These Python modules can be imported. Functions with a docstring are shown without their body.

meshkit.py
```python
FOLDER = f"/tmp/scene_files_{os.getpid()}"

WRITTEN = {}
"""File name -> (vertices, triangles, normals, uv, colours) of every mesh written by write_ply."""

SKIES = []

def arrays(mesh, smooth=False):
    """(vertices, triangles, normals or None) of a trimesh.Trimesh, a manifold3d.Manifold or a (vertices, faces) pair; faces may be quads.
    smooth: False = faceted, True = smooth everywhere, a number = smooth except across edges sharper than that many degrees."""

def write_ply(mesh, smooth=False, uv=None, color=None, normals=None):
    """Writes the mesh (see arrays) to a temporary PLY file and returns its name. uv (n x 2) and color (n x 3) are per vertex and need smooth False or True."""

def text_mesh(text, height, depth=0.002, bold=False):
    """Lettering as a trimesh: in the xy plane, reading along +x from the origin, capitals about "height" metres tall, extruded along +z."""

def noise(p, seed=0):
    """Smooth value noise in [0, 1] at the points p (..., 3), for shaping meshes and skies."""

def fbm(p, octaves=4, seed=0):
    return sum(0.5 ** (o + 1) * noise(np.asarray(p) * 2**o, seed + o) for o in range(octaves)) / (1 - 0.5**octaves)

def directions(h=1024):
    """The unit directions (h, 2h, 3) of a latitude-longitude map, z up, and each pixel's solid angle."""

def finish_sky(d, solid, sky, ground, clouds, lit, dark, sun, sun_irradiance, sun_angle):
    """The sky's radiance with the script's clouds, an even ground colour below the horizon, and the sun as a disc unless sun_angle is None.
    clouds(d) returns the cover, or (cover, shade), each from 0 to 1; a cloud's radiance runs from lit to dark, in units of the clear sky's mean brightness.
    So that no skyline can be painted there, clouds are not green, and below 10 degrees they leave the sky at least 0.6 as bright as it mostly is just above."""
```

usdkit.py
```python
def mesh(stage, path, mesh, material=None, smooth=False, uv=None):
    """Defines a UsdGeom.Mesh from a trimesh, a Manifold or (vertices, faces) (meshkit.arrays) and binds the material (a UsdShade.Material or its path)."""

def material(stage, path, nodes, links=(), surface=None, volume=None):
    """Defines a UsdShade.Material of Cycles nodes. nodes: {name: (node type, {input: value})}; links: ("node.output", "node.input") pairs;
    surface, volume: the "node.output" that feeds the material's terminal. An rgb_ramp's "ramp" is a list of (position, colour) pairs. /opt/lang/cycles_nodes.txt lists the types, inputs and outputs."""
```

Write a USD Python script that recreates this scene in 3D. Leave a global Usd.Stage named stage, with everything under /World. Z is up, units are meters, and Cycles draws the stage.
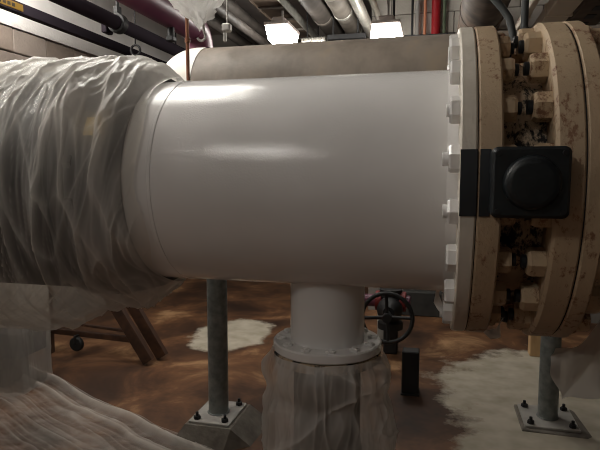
import math, numpy as np, trimesh, usdkit, meshkit, manifold3d as m3
from pxr import Usd, UsdGeom, UsdLux, Gf, Sdf
from trimesh.creation import extrude_polygon
from shapely.geometry import Polygon
PI = math.pi
V = np.array
stage = Usd.Stage.CreateInMemory()
UsdGeom.SetStageUpAxis(stage, 'Z'); UsdGeom.SetStageMetersPerUnit(stage, 1.0)
UsdGeom.Xform.Define(stage, '/World')

# ------------------------------------------------------------------ camera, light levels, exposure
EXPOSURE = 0.0
LAMP = dict(a=25.0, b=25.0, c=31.5, d=58.0, e=10.5, f=38.0)      # emission of the lamp lenses; f is an added wall light
LAMP_TINT = (1.0, 0.968, 0.89)
AMBIENT = 0.012
FPX, YAW, PITCH, EYE = 545.0, math.atan(135 / 545.0), math.atan(53 / 545.0), 1.45
cam = UsdGeom.Camera.Define(stage, '/World/camera')
cam.CreateHorizontalApertureAttr(36.0); cam.CreateVerticalApertureAttr(27.0)
cam.CreateFocalLengthAttr(36.0 * FPX / 600.0)
cam.CreateClippingRangeAttr(Gf.Vec2f(0.05, 100))
cam.CreateExposureAttr(EXPOSURE)
fh = V([-math.sin(YAW), math.cos(YAW), 0]); rt = V([math.cos(YAW), math.sin(YAW), 0])
fw = fh * math.cos(PITCH) + V([0, 0, -math.sin(PITCH)]); up = np.cross(rt, fw)
M = np.eye(4); M[0, :3], M[1, :3], M[2, :3], M[3, :3] = rt, up, -fw, (0, 0, EYE)
cam.AddTransformOp().Set(Gf.Matrix4d(M.tolist()))
dome = UsdLux.DomeLight.Define(stage, '/World/room_air_light')
dome.CreateIntensityAttr(AMBIENT); dome.CreateColorAttr(Gf.Vec3f(1.0, 0.93, 0.86))

# ------------------------------------------------------------------ materials
def mat(name, nodes, links=(), surface='p.BSDF'):
    return usdkit.material(stage, '/World/Looks/' + name, nodes, links, surface=surface)

def plain(name, col, rough=0.5, metal=0.0, spec=0.5):
    return mat(name, {'p': ('principled_bsdf', {'base_color': col, 'roughness': rough, 'metallic': metal, 'specular_ior_level': spec})})

def mottled(name, stops, scale, rough=0.6, metal=0.0, bump=0.0, bscale=60.0, detail=6.0, stretch=(1, 1, 1), distortion=0.0, nrough=0.6):
    n = {'g': ('geometry', {}), 'm': ('mapping', {'scale': stretch}),
         'n': ('noise_texture', {'scale': scale, 'detail': detail, 'roughness': nrough, 'distortion': distortion}),
         'r': ('rgb_ramp', {'ramp': stops}), 'p': ('principled_bsdf', {'roughness': rough, 'metallic': metal})}
    l = [('g.position', 'm.vector'), ('m.vector', 'n.vector'), ('n.fac', 'r.fac'), ('r.color', 'p.base_color')]
    if bump:
        n['bn'] = ('noise_texture', {'scale': bscale, 'detail': 4.0}); n['b'] = ('bump', {'strength': 1.0, 'distance': bump})
        l += [('g.position', 'bn.vector'), ('bn.fac', 'b.height'), ('b.normal', 'p.normal')]
    return mat(name, n, l)

white_paint = mat('white_paint', {
    'g': ('geometry', {}), 'n1': ('noise_texture', {'scale': 170.0, 'detail': 3.0}), 'n2': ('noise_texture', {'scale': 3.0, 'detail': 3.0}),
    'r': ('rgb_ramp', {'ramp': [(0.3, (0.74, 0.73, 0.72)), (0.7, (0.80, 0.79, 0.785))]}),
    'b1': ('bump', {'strength': 1.0, 'distance': 0.00068}), 'b2': ('bump', {'strength': 1.0, 'distance': 0.006}),
    'p': ('principled_bsdf', {'roughness': 0.11, 'specular_ior_level': 0.55})},
    [('g.position', 'n1.vector'), ('g.position', 'n2.vector'), ('n2.fac', 'r.fac'), ('r.color', 'p.base_color'),
     ('n2.fac', 'b2.height'), ('b2.normal', 'b1.normal'), ('n1.fac', 'b1.height'), ('b1.normal', 'p.normal')])

flange_paint = mottled('white_flange_paint', [(0.3, (0.62, 0.57, 0.49)), (0.7, (0.72, 0.67, 0.59))], 9, 0.45, bump=0.002, bscale=60)
def rusty_paint(name, base, base2, rust, amount):
    return mat(name, {
        'g': ('geometry', {}), 'm': ('mapping', {'scale': (1.0, 1.0, 0.6)}),
        'n1': ('noise_texture', {'scale': 85.0, 'detail': 6.0, 'roughness': 0.7}), 'n2': ('noise_texture', {'scale': 4.0, 'detail': 5.0}),
        'n3': ('noise_texture', {'scale': 17.0, 'detail': 8.0, 'roughness': 0.7}),
        'r2': ('rgb_ramp', {'ramp': [(0.3, base2), (0.65, base)]}),
        'ad': ('math', {'math_type': 'multiply_add', 'value2': 0.55, 'value3': 0.0}), 'ad2': ('math', {'math_type': 'add'}),
        'k': ('rgb_ramp', {'ramp': [(amount, (0, 0, 0)), (amount + 0.10, (1, 1, 1))]}),
        'x': ('mix_color', {'b': rust}), 'b': ('bump', {'strength': 1.0, 'distance': 0.003}),
        'p': ('principled_bsdf', {'roughness': 0.55})},
        [('g.position', 'm.vector'), ('m.vector', 'n1.vector'), ('m.vector', 'n2.vector'), ('m.vector', 'n3.vector'), ('n2.fac', 'r2.fac'),
         ('n1.fac', 'ad.value1'), ('ad.value', 'ad2.value1'), ('n3.fac', 'ad2.value2'), ('ad2.value', 'k.fac'),
         ('k.color', 'x.fac'), ('r2.color', 'x.a'), ('x.result', 'p.base_color'), ('n1.fac', 'b.height'), ('b.normal', 'p.normal')])
cream = rusty_paint('cream_rusty_paint', (0.55, 0.42, 0.28), (0.43, 0.31, 0.20), (0.24, 0.12, 0.065), 0.83)
cream_nut = rusty_paint('cream_nut_paint', (0.60, 0.46, 0.30), (0.45, 0.32, 0.20), (0.22, 0.11, 0.06), 0.82)
grimy = rusty_paint('grimy_spool_paint', (0.66, 0.54, 0.40), (0.50, 0.38, 0.26), (0.014, 0.014, 0.017), 0.76)
dark_coat = mottled('dark_coating', [(0.3, (0.012, 0.012, 0.016)), (0.7, (0.030, 0.029, 0.034))], 9, 0.5)
black_box = mottled('black_enamel', [(0.3, (0.006, 0.009, 0.011)), (0.7, (0.012, 0.016, 0.019))], 20, 0.38, bump=0.0006, bscale=200)
rim_band_mat = plain('rim_band_dark', (0.020, 0.024, 0.029), 0.45)
black_metal = plain('black_metal', (0.009, 0.009, 0.010), 0.6)
stud_metal = plain('oiled_stud_steel', (0.02, 0.022, 0.026), 0.4, 0.3)
seam_rubber = plain('gasket_rubber', (0.02, 0.018, 0.016), 0.8)
galv = mottled('galvanised_steel', [(0.3, (0.15, 0.17, 0.17)), (0.7, (0.30, 0.32, 0.31))], 22, 0.5, 0.35)
plate_paint = mottled('grey_plate_paint', [(0.3, (0.34, 0.325, 0.30)), (0.7, (0.46, 0.44, 0.41))], 9, 0.6)
grout = mottled('grout', [(0.3, (0.11, 0.095, 0.08)), (0.7, (0.25, 0.225, 0.19))], 7, 0.9, bump=0.006, bscale=30)
duct_brown = mottled('dusty_pipe_wrap', [(0.3, (0.14, 0.113, 0.09)), (0.55, (0.245, 0.205, 0.168)), (0.75, (0.32, 0.245, 0.165))], 4, 0.55, stretch=(1, 1, .35), bump=0.003, bscale=16)
cap_white = plain('white_jacket', (0.80, 0.76, 0.70), 0.5)
beam_paint = plain('dark_purple_brown_paint', (0.022, 0.016, 0.023), 0.9, spec=0.2)
maroon = mottled('maroon_paint', [(0.3, (0.09, 0.022, 0.05)), (0.7, (0.15, 0.045, 0.075))], 5, 0.4)
copper = plain('weathered_copper', (0.30, 0.13, 0.075), 0.45, 0.4)
orange_pipe = plain('copper_orange', (0.72, 0.30, 0.17), 0.45, 0.2)
red_paint = plain('red_fire_pipe', (0.36, 0.012, 0.018), 0.4)
red_dark = plain('dusty_red', (0.17, 0.014, 0.014), 0.6)
green_paint = plain('dull_green', (0.10, 0.13, 0.08), 0.6)
conduit_grey = plain('conduit_grey', (0.42, 0.40, 0.38), 0.45, 0.3)
hose_grey = plain('hose_grey', (0.055, 0.06, 0.06), 0.6)
insul_dark = mottled('dark_insulation', [(0.3, (0.040, 0.034, 0.03)), (0.7, (0.10, 0.085, 0.075))], 6, 0.6)
insul_grey = mottled('grey_insulation', [(0.3, (0.11, 0.095, 0.08)), (0.7, (0.22, 0.195, 0.17))], 6, 0.55)
silver = mottled('foil_jacket', [(0.3, (0.55, 0.53, 0.48)), (0.7, (0.78, 0.76, 0.70))], 14, 0.3, 0.6, bump=0.006, bscale=40)
beige_duct = plain('beige_duct', (0.74, 0.66, 0.56), 0.6)
brown_duct = mottled('brown_duct', [(0.35, (0.035, 0.022, 0.016)), (0.65, (0.13, 0.09, 0.062))], 5, 0.7)
label_yellow = plain('yellow_label', (0.75, 0.52, 0.06), 0.5)
marker_yellow = plain('faded_marker', (0.17, 0.095, 0.012), 0.6)
label_black = plain('label_ink', (0.02, 0.015, 0.012), 0.6)
wood_dark = mottled('dark_stained_wood', [(0.3, (0.022, 0.009, 0.005)), (0.7, (0.075, 0.032, 0.016))], 14, 0.5, stretch=(1, 6, 1))
wood_light = mottled('raw_wood', [(0.3, (0.45, 0.28, 0.13)), (0.7, (0.66, 0.46, 0.26))], 12, 0.6, stretch=(1, 1, .2))
rubber = plain('rubber', (0.012, 0.012, 0.012), 0.7)
block_tan = [mottled('brown_block_%s' % 'abc'[i], [(0.3, tuple(.8 * x for x in c)), (0.7, c)], 7, 0.9, bump=0.004, bscale=50) for i, c in enumerate([(0.30, 0.24, 0.20), (0.25, 0.20, 0.165), (0.35, 0.29, 0.25)])]
block_grey = [mottled('painted_block_%s' % 'ab'[i], [(0.3, tuple(.88 * x for x in c)), (0.7, c)], 7, 0.8, bump=0.004, bscale=50) for i, c in enumerate([(0.52, 0.48, 0.43), (0.57, 0.53, 0.48)])]
wall_paint = mottled('wall_paint', [(0.3, (0.70, 0.67, 0.65)), (0.7, (0.80, 0.77, 0.75))], 2.5, 0.8, bump=0.004, bscale=40)
wall_dim = mottled('bare_wall', [(0.3, (0.17, 0.155, 0.14)), (0.7, (0.24, 0.22, 0.20))], 2.5, 0.9)
ceil_mat = mottled('bare_concrete_ceiling', [(0.3, (0.30, 0.27, 0.26)), (0.7, (0.42, 0.38, 0.37))], 2.5, 0.9, bump=0.01, bscale=12)
wall_shade_mat = mottled('wall_base_shade', [(0.3, (0.018, 0.018, 0.017)), (0.7, (0.04, 0.038, 0.034))], 8, 0.7)  # dark tone standing for shade at the wall foot
housing = plain('lamp_housing', (0.42, 0.36, 0.33), 0.5)
scrap_mat = plain('white_tape', (0.85, 0.82, 0.78), 0.6)

def lens(name, power):
    return mat(name, {'e': ('emission', {'color': LAMP_TINT, 'strength': power})}, surface='e.emission')
lens_mats = {k: lens('lamp_lens_' + k, v) for k, v in LAMP.items()}

def plastic(name, lo, hi, scale=5.0, col=(0.80, 0.78, 0.75), stretch=(1, 1, 1), rough=0.28, trans=0.35, fold=0.0):
    """Thin hazy sheeting: part clear, part milky, milkier where it is creased and doubled (the mesh's own 'fold' primvar)."""
    return mat(name, {
        'g': ('geometry', {}), 'm': ('mapping', {'scale': stretch}), 'n': ('noise_texture', {'scale': scale, 'detail': 6.0, 'roughness': 0.6, 'distortion': 0.6}),
        'k': ('map_range', {'from_min': 0.32, 'from_max': 0.68, 'to_min': lo, 'to_max': hi, 'clamp': True}),
        'at': ('attribute', {'attribute': 'fold'}), 'f': ('math', {'math_type': 'multiply_add', 'value2': fold, 'use_clamp': True}),
        'nb': ('noise_texture', {'scale': 26.0, 'detail': 3.0}), 'b': ('bump', {'strength': 1.0, 'distance': 0.005}),
        't': ('transparent_bsdf', {'color': (0.96, 0.95, 0.93)}), 'd': ('principled_bsdf', {'base_color': col, 'roughness': rough, 'specular_ior_level': 0.6}),
        'tl': ('translucent_bsdf', {'color': col}), 'm1': ('mix_closure', {'fac': trans}), 'm2': ('mix_closure', {})},
        [('g.position', 'm.vector'), ('m.vector', 'n.vector'), ('n.fac', 'k.value'), ('g.position', 'nb.vector'), ('nb.fac', 'b.height'), ('b.normal', 'd.normal'),
         ('at.fac', 'f.value1'), ('k.result', 'f.value3'),
         ('d.BSDF', 'm1.closure1'), ('tl.BSDF', 'm1.closure2'), ('f.value', 'm2.fac'), ('t.BSDF', 'm2.closure1'), ('m1.closure', 'm2.closure2')], surface='m2.closure')
sheet_wrap = plastic('sheeting_wrap', 0.0, 0.08, 3.0, stretch=(2, .7, .7), fold=.62, rough=.24, col=(0.90, 0.87, 0.82))
sheet_skirt = plastic('sheeting_skirt', 0.08, 0.30, 7.0, stretch=(2, 2, .6), fold=.55)
sheet_floor = plastic('sheeting_floor', 0.04, 0.28, 5.0, col=(0.80, 0.76, 0.71), stretch=(1, 2.4, 1), fold=.5)
sheet_hang = plastic('sheeting_hang', 0.82, 0.96, 5.0, col=(0.66, 0.63, 0.59), stretch=(2, 2, .6))
sheet_bag = plastic('sheeting_bag', 0.6, 0.92, 9.0, col=(0.90, 0.895, 0.89))
sheet_pier = plastic('sheeting_pier', 0.42, 0.68, 4.0, col=(0.62, 0.59, 0.55), stretch=(2, 2, .6))

def ellipse_nodes(n, cx, cy, rx, ry, k=1.7):
    return {'m' + n: ('mapping', {'scale': (1 / rx / k, 1 / ry / k, 0.0), 'location': (-cx / rx / k, -cy / ry / k, 0.0)}), 'e' + n: ('gradient_texture', {'gradient_type': 'spherical'}),
            'a' + n: ('math', {'math_type': 'multiply_add', 'value2': 0.55}), 'k' + n: ('map_range', {'from_min': 0.66, 'from_max': 0.76, 'to_min': 0.0, 'to_max': 1.0, 'clamp': True})}
def ellipse_links(n):
    return [('g.position', 'm' + n + '.vector'), ('m' + n + '.vector', 'e' + n + '.vector'), ('nd.fac', 'a' + n + '.value1'), ('e' + n + '.fac', 'a' + n + '.value3'), ('a' + n + '.value', 'k' + n + '.value')]
floor_mat = mat('stained_floor', {
    'g': ('geometry', {}), 'nd': ('noise_texture', {'scale': 4.0, 'detail': 7.0, 'roughness': 0.65}),
    'n1': ('noise_texture', {'scale': 1.7, 'detail': 10.0, 'roughness': 0.62, 'distortion': 0.5}),
    'r1': ('rgb_ramp', {'ramp': [(0.30, (0.022, 0.008, 0.003)), (0.44, (0.066, 0.027, 0.011)), (0.56, (0.155, 0.068, 0.028)), (0.68, (0.42, 0.245, 0.12))]}),
    **ellipse_nodes('1', -1.74, 4.5, 0.34, 0.50), **ellipse_nodes('2', 0.95, 3.75, 0.90, 0.95), **ellipse_nodes('3', 0.75, 2.9, 0.62, 0.8),
    'mx': ('math', {'math_type': 'maximum'}), 'mx2': ('math', {'math_type': 'maximum'}),
    'nw': ('noise_texture', {'scale': 6.0, 'detail': 5.0}), 'rw': ('rgb_ramp', {'ramp': [(0.3, (0.36, 0.315, 0.235)), (0.7, (0.55, 0.50, 0.41))]}),
    'x': ('mix_color', {}), 'b': ('bump', {'strength': 1.0, 'distance': 0.004}), 'p': ('principled_bsdf', {'roughness': 0.62})},
    [('g.position', 'nd.vector'), ('g.position', 'n1.vector'), ('n1.fac', 'r1.fac'), *ellipse_links('1'), *ellipse_links('2'), *ellipse_links('3'),
     ('k1.result', 'mx.value1'), ('k2.result', 'mx.value2'), ('mx.value', 'mx2.value1'), ('k3.result', 'mx2.value2'), ('g.position', 'nw.vector'), ('nw.fac', 'rw.fac'),
     ('mx2.value', 'x.fac'), ('r1.color', 'x.a'), ('rw.color', 'x.b'), ('x.result', 'p.base_color'), ('nd.fac', 'b.height'), ('b.normal', 'p.normal')])

# ------------------------------------------------------------------ naming helpers
used = {}
def numbered(parent, name):
    k = (parent, name); n = used.get(k, 0); used[k] = n + 1
    return f'{parent}/{name}' + (f'_{n:03d}' if n else '')
def data(prim, label=None, cat=None, group=None, kind=None):
    for k, v in (('label', label), ('category', cat), ('group', group), ('kind', kind)):
        if v: prim.SetCustomDataByKey(k, v)
    return prim
def thing(name, label=None, cat=None, group=None, kind=None, loc=(0, 0, 0)):
    x = UsdGeom.Xform.Define(stage, numbered('/World', name))
    x.AddTranslateOp().Set(Gf.Vec3d(*map(float, loc)))
    p = data(x.GetPrim(), label, cat, group, kind); base[str(p.GetPath())] = V(loc, float)
    return p
base = {}
def part(parent, name, mesh, material, smooth=35, label=None, kind=None):
    """A mesh under a thing (given in world coordinates) or under a part (sub-part)."""
    pp = str(parent.GetPath())
    off = next((b for k, b in base.items() if pp == k or pp.startswith(k + '/')), np.zeros(3))
    v, f, n = meshkit.arrays(mesh, False)
    m = usdkit.mesh(stage, numbered(pp, name), (v - off, f), material, smooth=smooth)
    return data(m.GetPrim(), label, kind=kind)
def single(name, mesh, material, label=None, cat=None, group=None, kind=None, smooth=35):
    m = usdkit.mesh(stage, numbered('/World', name), mesh, material, smooth=smooth)
    return data(m.GetPrim(), label, cat, group, kind)

# ------------------------------------------------------------------ shape helpers
cat_ = trimesh.util.concatenate
def basis(d):
    d = V(d, float); d = d / np.linalg.norm(d)
    a = np.cross(d, [0, 0, 1.0] if abs(d[2]) < 0.9 else [1.0, 0, 0]); a /= np.linalg.norm(a)
    return d, a, np.cross(d, a)
def lathe(profile, o=(0, 0, 0), d=(0, 0, 1), n=48, close=True):
    """profile: (radius, height) pairs turned about axis d through o."""
    d, a, b = basis(d); pr = V(profile, float); th = np.linspace(0, 2 * PI, n, endpoint=False)
    v = V(o, float) + pr[:, None, 1, None] * d + pr[:, None, 0, None] * (np.cos(th)[None, :, None] * a + np.sin(th)[None, :, None] * b)
    k = len(pr); f = []
    i, j = np.meshgrid(np.arange(k if close else k - 1), np.arange(n), indexing='ij')
    i2, j2 = (i + 1) % k, (j + 1) % n
    q = np.stack([i * n + j, i * n + j2, i2 * n + j2, i2 * n + j], -1).reshape(-1, 4)
    t = trimesh.Trimesh(v.reshape(-1, 3), np.vstack([q[:, [0, 1, 2]], q[:, [0, 2, 3]]]), process=True)
    t.update_faces(t.nondegenerate_faces()); t.fix_normals()
    return t
def rod(p0, p1, r, n=24, bev=None):
    p0, p1 = V(p0, float), V(p1, float); L = np.linalg.norm(p1 - p0); c = min(r, L) * 0.12 if bev is None else bev
    return lathe([(0, 0), (r - c, 0), (r, c), (r, L - c), (r - c, L), (0, L)], p0, p1 - p0, n, close=False)
def ring(o, d, r0, r1, L, n=96, bev=0.004):
    return lathe([(r0, 0), (r1 - bev, 0), (r1, bev), (r1, L - bev), (r1 - bev, L), (r0, L)], o, d, n)
def hexa(o, d, af, L, phase=0.0):
    """A hexagonal nut or bolt head with chamfered corners, af across the flats."""
    d, a, b = basis(d); R = af / math.sqrt(3); o = V(o, float); pts = []
    for z, s in ((0, 1.0), (L * .8, 1.0), (L, 0.88)):
        pts += [o + d * z + s * R * (math.cos(phase + k * PI / 3) * a + math.sin(phase + k * PI / 3) * b) for k in range(6)]
    return trimesh.convex.convex_hull(V(pts))
def box(x0, x1, y0, y1, z0, z1, bev=0.0):
    c = min(bev, (x1 - x0) / 3, (y1 - y0) / 3, (z1 - z0) / 3)
    if c <= 0:
        return trimesh.creation.box(bounds=[(x0, y0, z0), (x1, y1, z1)])
    pts = []
    for sx in (0, 1):
        for sy in (0, 1):
            for sz in (0, 1):
                p = V([(x0, x1)[sx], (y0, y1)[sy], (z0, z1)[sz]]); s = V([1 - 2 * sx, 1 - 2 * sy, 1 - 2 * sz]) * c
                for k in range(3):
                    q = p + s; q[k] = p[k]; pts.append(q)
    return trimesh.convex.convex_hull(V(pts))
def bar(p0, p1, w, t, side=(0, 0, 1), bev=0.003):
    """A board from p0 to p1: w wide along 'side', t thick."""
    p0, p1 = V(p0, float), V(p1, float); d = p1 - p0; L = np.linalg.norm(d); d /= L
    s = V(side, float); s -= d * (s @ d); s /= np.linalg.norm(s); u = np.cross(d, s)
    m = box(0, L, -w / 2, w / 2, -t / 2, t / 2, bev)
    T = np.eye(4); T[:3, 0], T[:3, 1], T[:3, 2], T[:3, 3] = d, s, u, p0
    m.apply_transform(T); return m
def tube(path, r, n=12):
    p = V(path, float); t = np.gradient(p, axis=0); t /= np.linalg.norm(t, axis=1, keepdims=True)
    a = np.cross(t[0], [0, 0, 1.0] if abs(t[0][2]) < .9 else [1.0, 0, 0]); a /= np.linalg.norm(a); rows = []
    th = np.linspace(0, 2 * PI, n, endpoint=False)
    for k in range(len(p)):
        a = a - t[k] * (a @ t[k]); a /= np.linalg.norm(a); b = np.cross(t[k], a)
        rows.append(p[k] + r * (np.cos(th)[:, None] * a + np.sin(th)[:, None] * b))
    v = np.vstack(rows); i, j = np.meshgrid(np.arange(len(p) - 1), np.arange(n), indexing='ij'); j2 = (j + 1) % n
    q = np.stack([i * n + j, i * n + j2, (i + 1) * n + j2, (i + 1) * n + j], -1).reshape(-1, 4)
    v = np.vstack([v, p[0], p[-1]]); e = len(p) * n
    caps = [(e, (k + 1) % n, k) for k in range(n)] + [(e + 1, e - n + k, e - n + (k + 1) % n) for k in range(n)]
    m = trimesh.Trimesh(v, np.vstack([q[:, [0, 1, 2]], q[:, [0, 2, 3]], caps]), process=False); m.fix_normals(); return m
def arc(c, r, u, w, a0, a1, n=16):
    c, u, w = V(c, float), V(u, float), V(w, float)
    return [c + r * (math.cos(a) * u + math.sin(a) * w) for a in np.linspace(a0, a1, n)]
def grid(P, wrap=False):
    """P: (a, b, 3) points to a mesh; wrap joins the last row of b to the first."""
    a, b = P.shape[:2]; i, j = np.meshgrid(np.arange(a - 1), np.arange(b if wrap else b - 1), indexing='ij'); j2 = (j + 1) % b
    q = np.stack([i * b + j, i * b + j2, (i + 1) * b + j2, (i + 1) * b + j], -1).reshape(-1, 4)
    return trimesh.Trimesh(P.reshape(-1, 3), np.vstack([q[:, [0, 1, 2]], q[:, [0, 2, 3]]]), process=False)
def nz(x, y, z=0.0, seed=0, octv=1):
    p = np.stack(np.broadcast_arrays(V(x, float), V(y, float), V(z, float)), -1) + 50.0
    return meshkit.noise(p, seed) if octv == 1 else meshkit.fbm(p, octv, seed)
def crease(x, y, seed, sharp=2.5):
    return (1 - np.abs(2 * nz(x, y, 0.0, seed) - 1)) ** sharp
def sm(x, a, b):
    t = np.clip((x - a) / (b - a), 0, 1); return t * t * (3 - 2 * t)

# ------------------------------------------------------------------ the room
XL, XR, YB, YF, ZC = -3.4, 4.2, 7.5, -2.6, 3.4
PX, PY = -0.66, 5.65                                   # the nearer stretch of back wall
single('floor', box(XL - .2, XR + .2, YF - .2, YB + .2, -.2, 0), floor_mat, kind='structure', smooth=False)
single('ceiling', box(XL - .2, XR + .2, YF - .2, YB + .2, ZC, ZC + .2), ceil_mat, kind='structure', smooth=False)
wl = thing('wall_left', kind='structure')
part(wl, 'masonry', box(XL - .2, XL - .02, YF, YB, 0, 2.625), wall_dim, False)
part(wl, 'painted_band', box(XL - .2, XL + .02, YF, YB, 2.632, ZC), wall_paint, False)
for r in range(4):
    for k in range(9):
        y = 3.3 + .4 * k + .2 * (r % 2); pr = .004 * ((k * 7 + r * 5) % 4)
        part(wl, 'block', box(XL - .03, XL + pr, y + .005, y + .395, 1.828 + .2 * r + .005, 1.828 + .2 * r + .195, .006), block_tan[(k * 5 + r * 3) % 3], False)
wb = thing('wall_back', kind='structure')
part(wb, 'wall_panel', box(XL, PX, YB, YB + .2, 0, ZC), wall_dim, False)
part(wb, 'pier', box(PX, XR, PY + .01, YB + .2, 0, ZC), wall_dim, False)
for r in range(5):
    for k in range(6):
        x0 = PX + .4 * k - .2 * (r % 2); x1 = x0 + .4; x0 = max(x0, PX)
        part(wb, 'block', box(x0 + .004, x1 - .004, PY - .004 - .003 * ((k * 3 + r) % 3), PY + .03, 2.4 + .2 * r + .004, 2.4 + .2 * r + .196, .005), block_grey[(k + r) % 2], False)
single('wall_right', box(XR, XR + .2, YF, YB, 0, ZC), wall_dim, kind='structure', smooth=False)
single('wall_front', box(XL, XR, YF - .2, YF, 0, ZC), wall_dim, kind='structure', smooth=False)
single('shade_strip_back', box(-.30, 1.2, PY - .14, PY - .012, 0, .25, .01), wall_shade_mat, kind='structure')  # added dark strip for the shade along the foot of the back wall

# ------------------------------------------------------------------ lamps
def lamp(key, x0, x1, y0, y1, z0, label, flare=0.0, d=.12):
    cx, cy = (x0 + x1) / 2, (y0 + y1) / 2
    t = thing('ceiling_lamp', label, 'lamp', loc=(cx, cy, ZC))
    part(t, 'housing', cat_([box(x0 - .01, x1 + .01, y0 - .01, y1 + .01, z0 + d + .002, z0 + d + .03, .006), box(x0 + .04, x1 - .04, y0 + .05, y1 - .05, z0 + d + .03, z0 + d + .085, .015)]), housing)
    q = []
    for z, s in ((z0, flare), (z0 + d * .3, flare * .35), (z0 + d, 0)):
        q += [(x0 - s, y0 - s, z), (x1 + s, y0 - s, z), (x1 + s, y1 + s, z), (x0 - s, y1 + s, z)]
    part(t, 'lens', trimesh.convex.convex_hull(V(q)), lens_mats[key], False)
    part(t, 'stem', rod((cx, cy, z0 + d + .08), (cx, cy, ZC), .012), conduit_grey)
    part(t, 'canopy', lathe([(0, ZC - .03), (.05, ZC - .03), (.065, ZC), (0, ZC)], (cx, cy, 0), (0, 0, 1), 24, False), housing)
    return t
lamp('a', -1.45, -1.25, 4.6, 5.0, 2.54, 'ceiling lamp with tapered glowing lens, left of the two above the grey pipe', -.06, .16)
lamp('b', -.535, -.315, 4.6, 5.1, 2.53, 'glowing ceiling lamp with flared lens, right of the two lit lamps near the back wall', .012, .12)
lamp('c', -2.6, -2.2, 1.15, 1.70, 2.85, 'ceiling lamp above the plastic wrapped valve, out of the frame', -.03, .32)
lamp('e', -2.0, -1.22, 2.0, 2.95, 3.15, 'wide ceiling lamp high over the grey pipe, out of the frame', -.03, .10)
lamp('f', -2.98, -2.78, 2.9, 3.6, 3.05, 'added light brightening the left wall, out of the frame', -.02, .20)  # no known fixture here; light added to brighten the wall band
lamp('d', -1.63, -1.50, -1.30, -.85, 3.1, 'ceiling lamp behind the photographer, out of the frame', -.03, .13)

# ------------------------------------------------------------------ the big white pipe with its branch
D, ZA, R = 1.95, 1.415, 0.373
BX = -.378
wp = thing('white_pipe', 'large glossy white painted horizontal pipe with bolted flange and downward branch', 'pipe', loc=(BX, D, 0))
part(wp, 'pipe_shell', lathe([(R - .012, 0), (R, 0), (R, 3.1), (R - .012, 3.1)], (-3.04, D, ZA), (1, 0, 0), 160), white_paint)
part(wp, 'weld_seam', ring((-.898, D, ZA), (1, 0, 0), R - .002, R + .0018, .014, 160, .0015), white_paint)
part(wp, 'weld_neck', lathe([(R - .005, 0), (R + .0005, 0), (R + .008, .03), (R - .005, .03)], (0.03, D, ZA), (1, 0, 0), 128), white_paint)
part(wp, 'flange', ring((.060, D, ZA), (1, 0, 0), R - .02, .5, .042, 160, .004), flange_paint)
NB = 20
for k in range(NB):
    a = 2 * PI * (k + .5) / NB; y, z = D + .445 * math.cos(a), ZA + .445 * math.sin(a)
    b = part(wp, 'bolt', hexa((.0605, y, z), (-1, 0, 0), .066, .028, phase=(k * 1.7) % 1.0), white_paint, False)
    if k in (8, 9, 10, 14, 18):
        part(b, 'threaded_end', rod((.034, y, z), (.016 + .004 * (k % 3), y, z), .019, 16), white_paint)
BR = .137
part(wp, 'branch_pipe', lathe([(BR - .01, .80), (BR, .80), (BR, 1.06), (BR + .018, 1.09), (BR + .05, 1.13), (BR - .01, 1.2)], (BX, D, 0), (0, 0, 1), 96), white_paint)
part(wp, 'branch_flange', ring((BX, D, .800), (0, 0, 1), BR - .005, .201, .034, 96, .005), white_paint)
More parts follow.
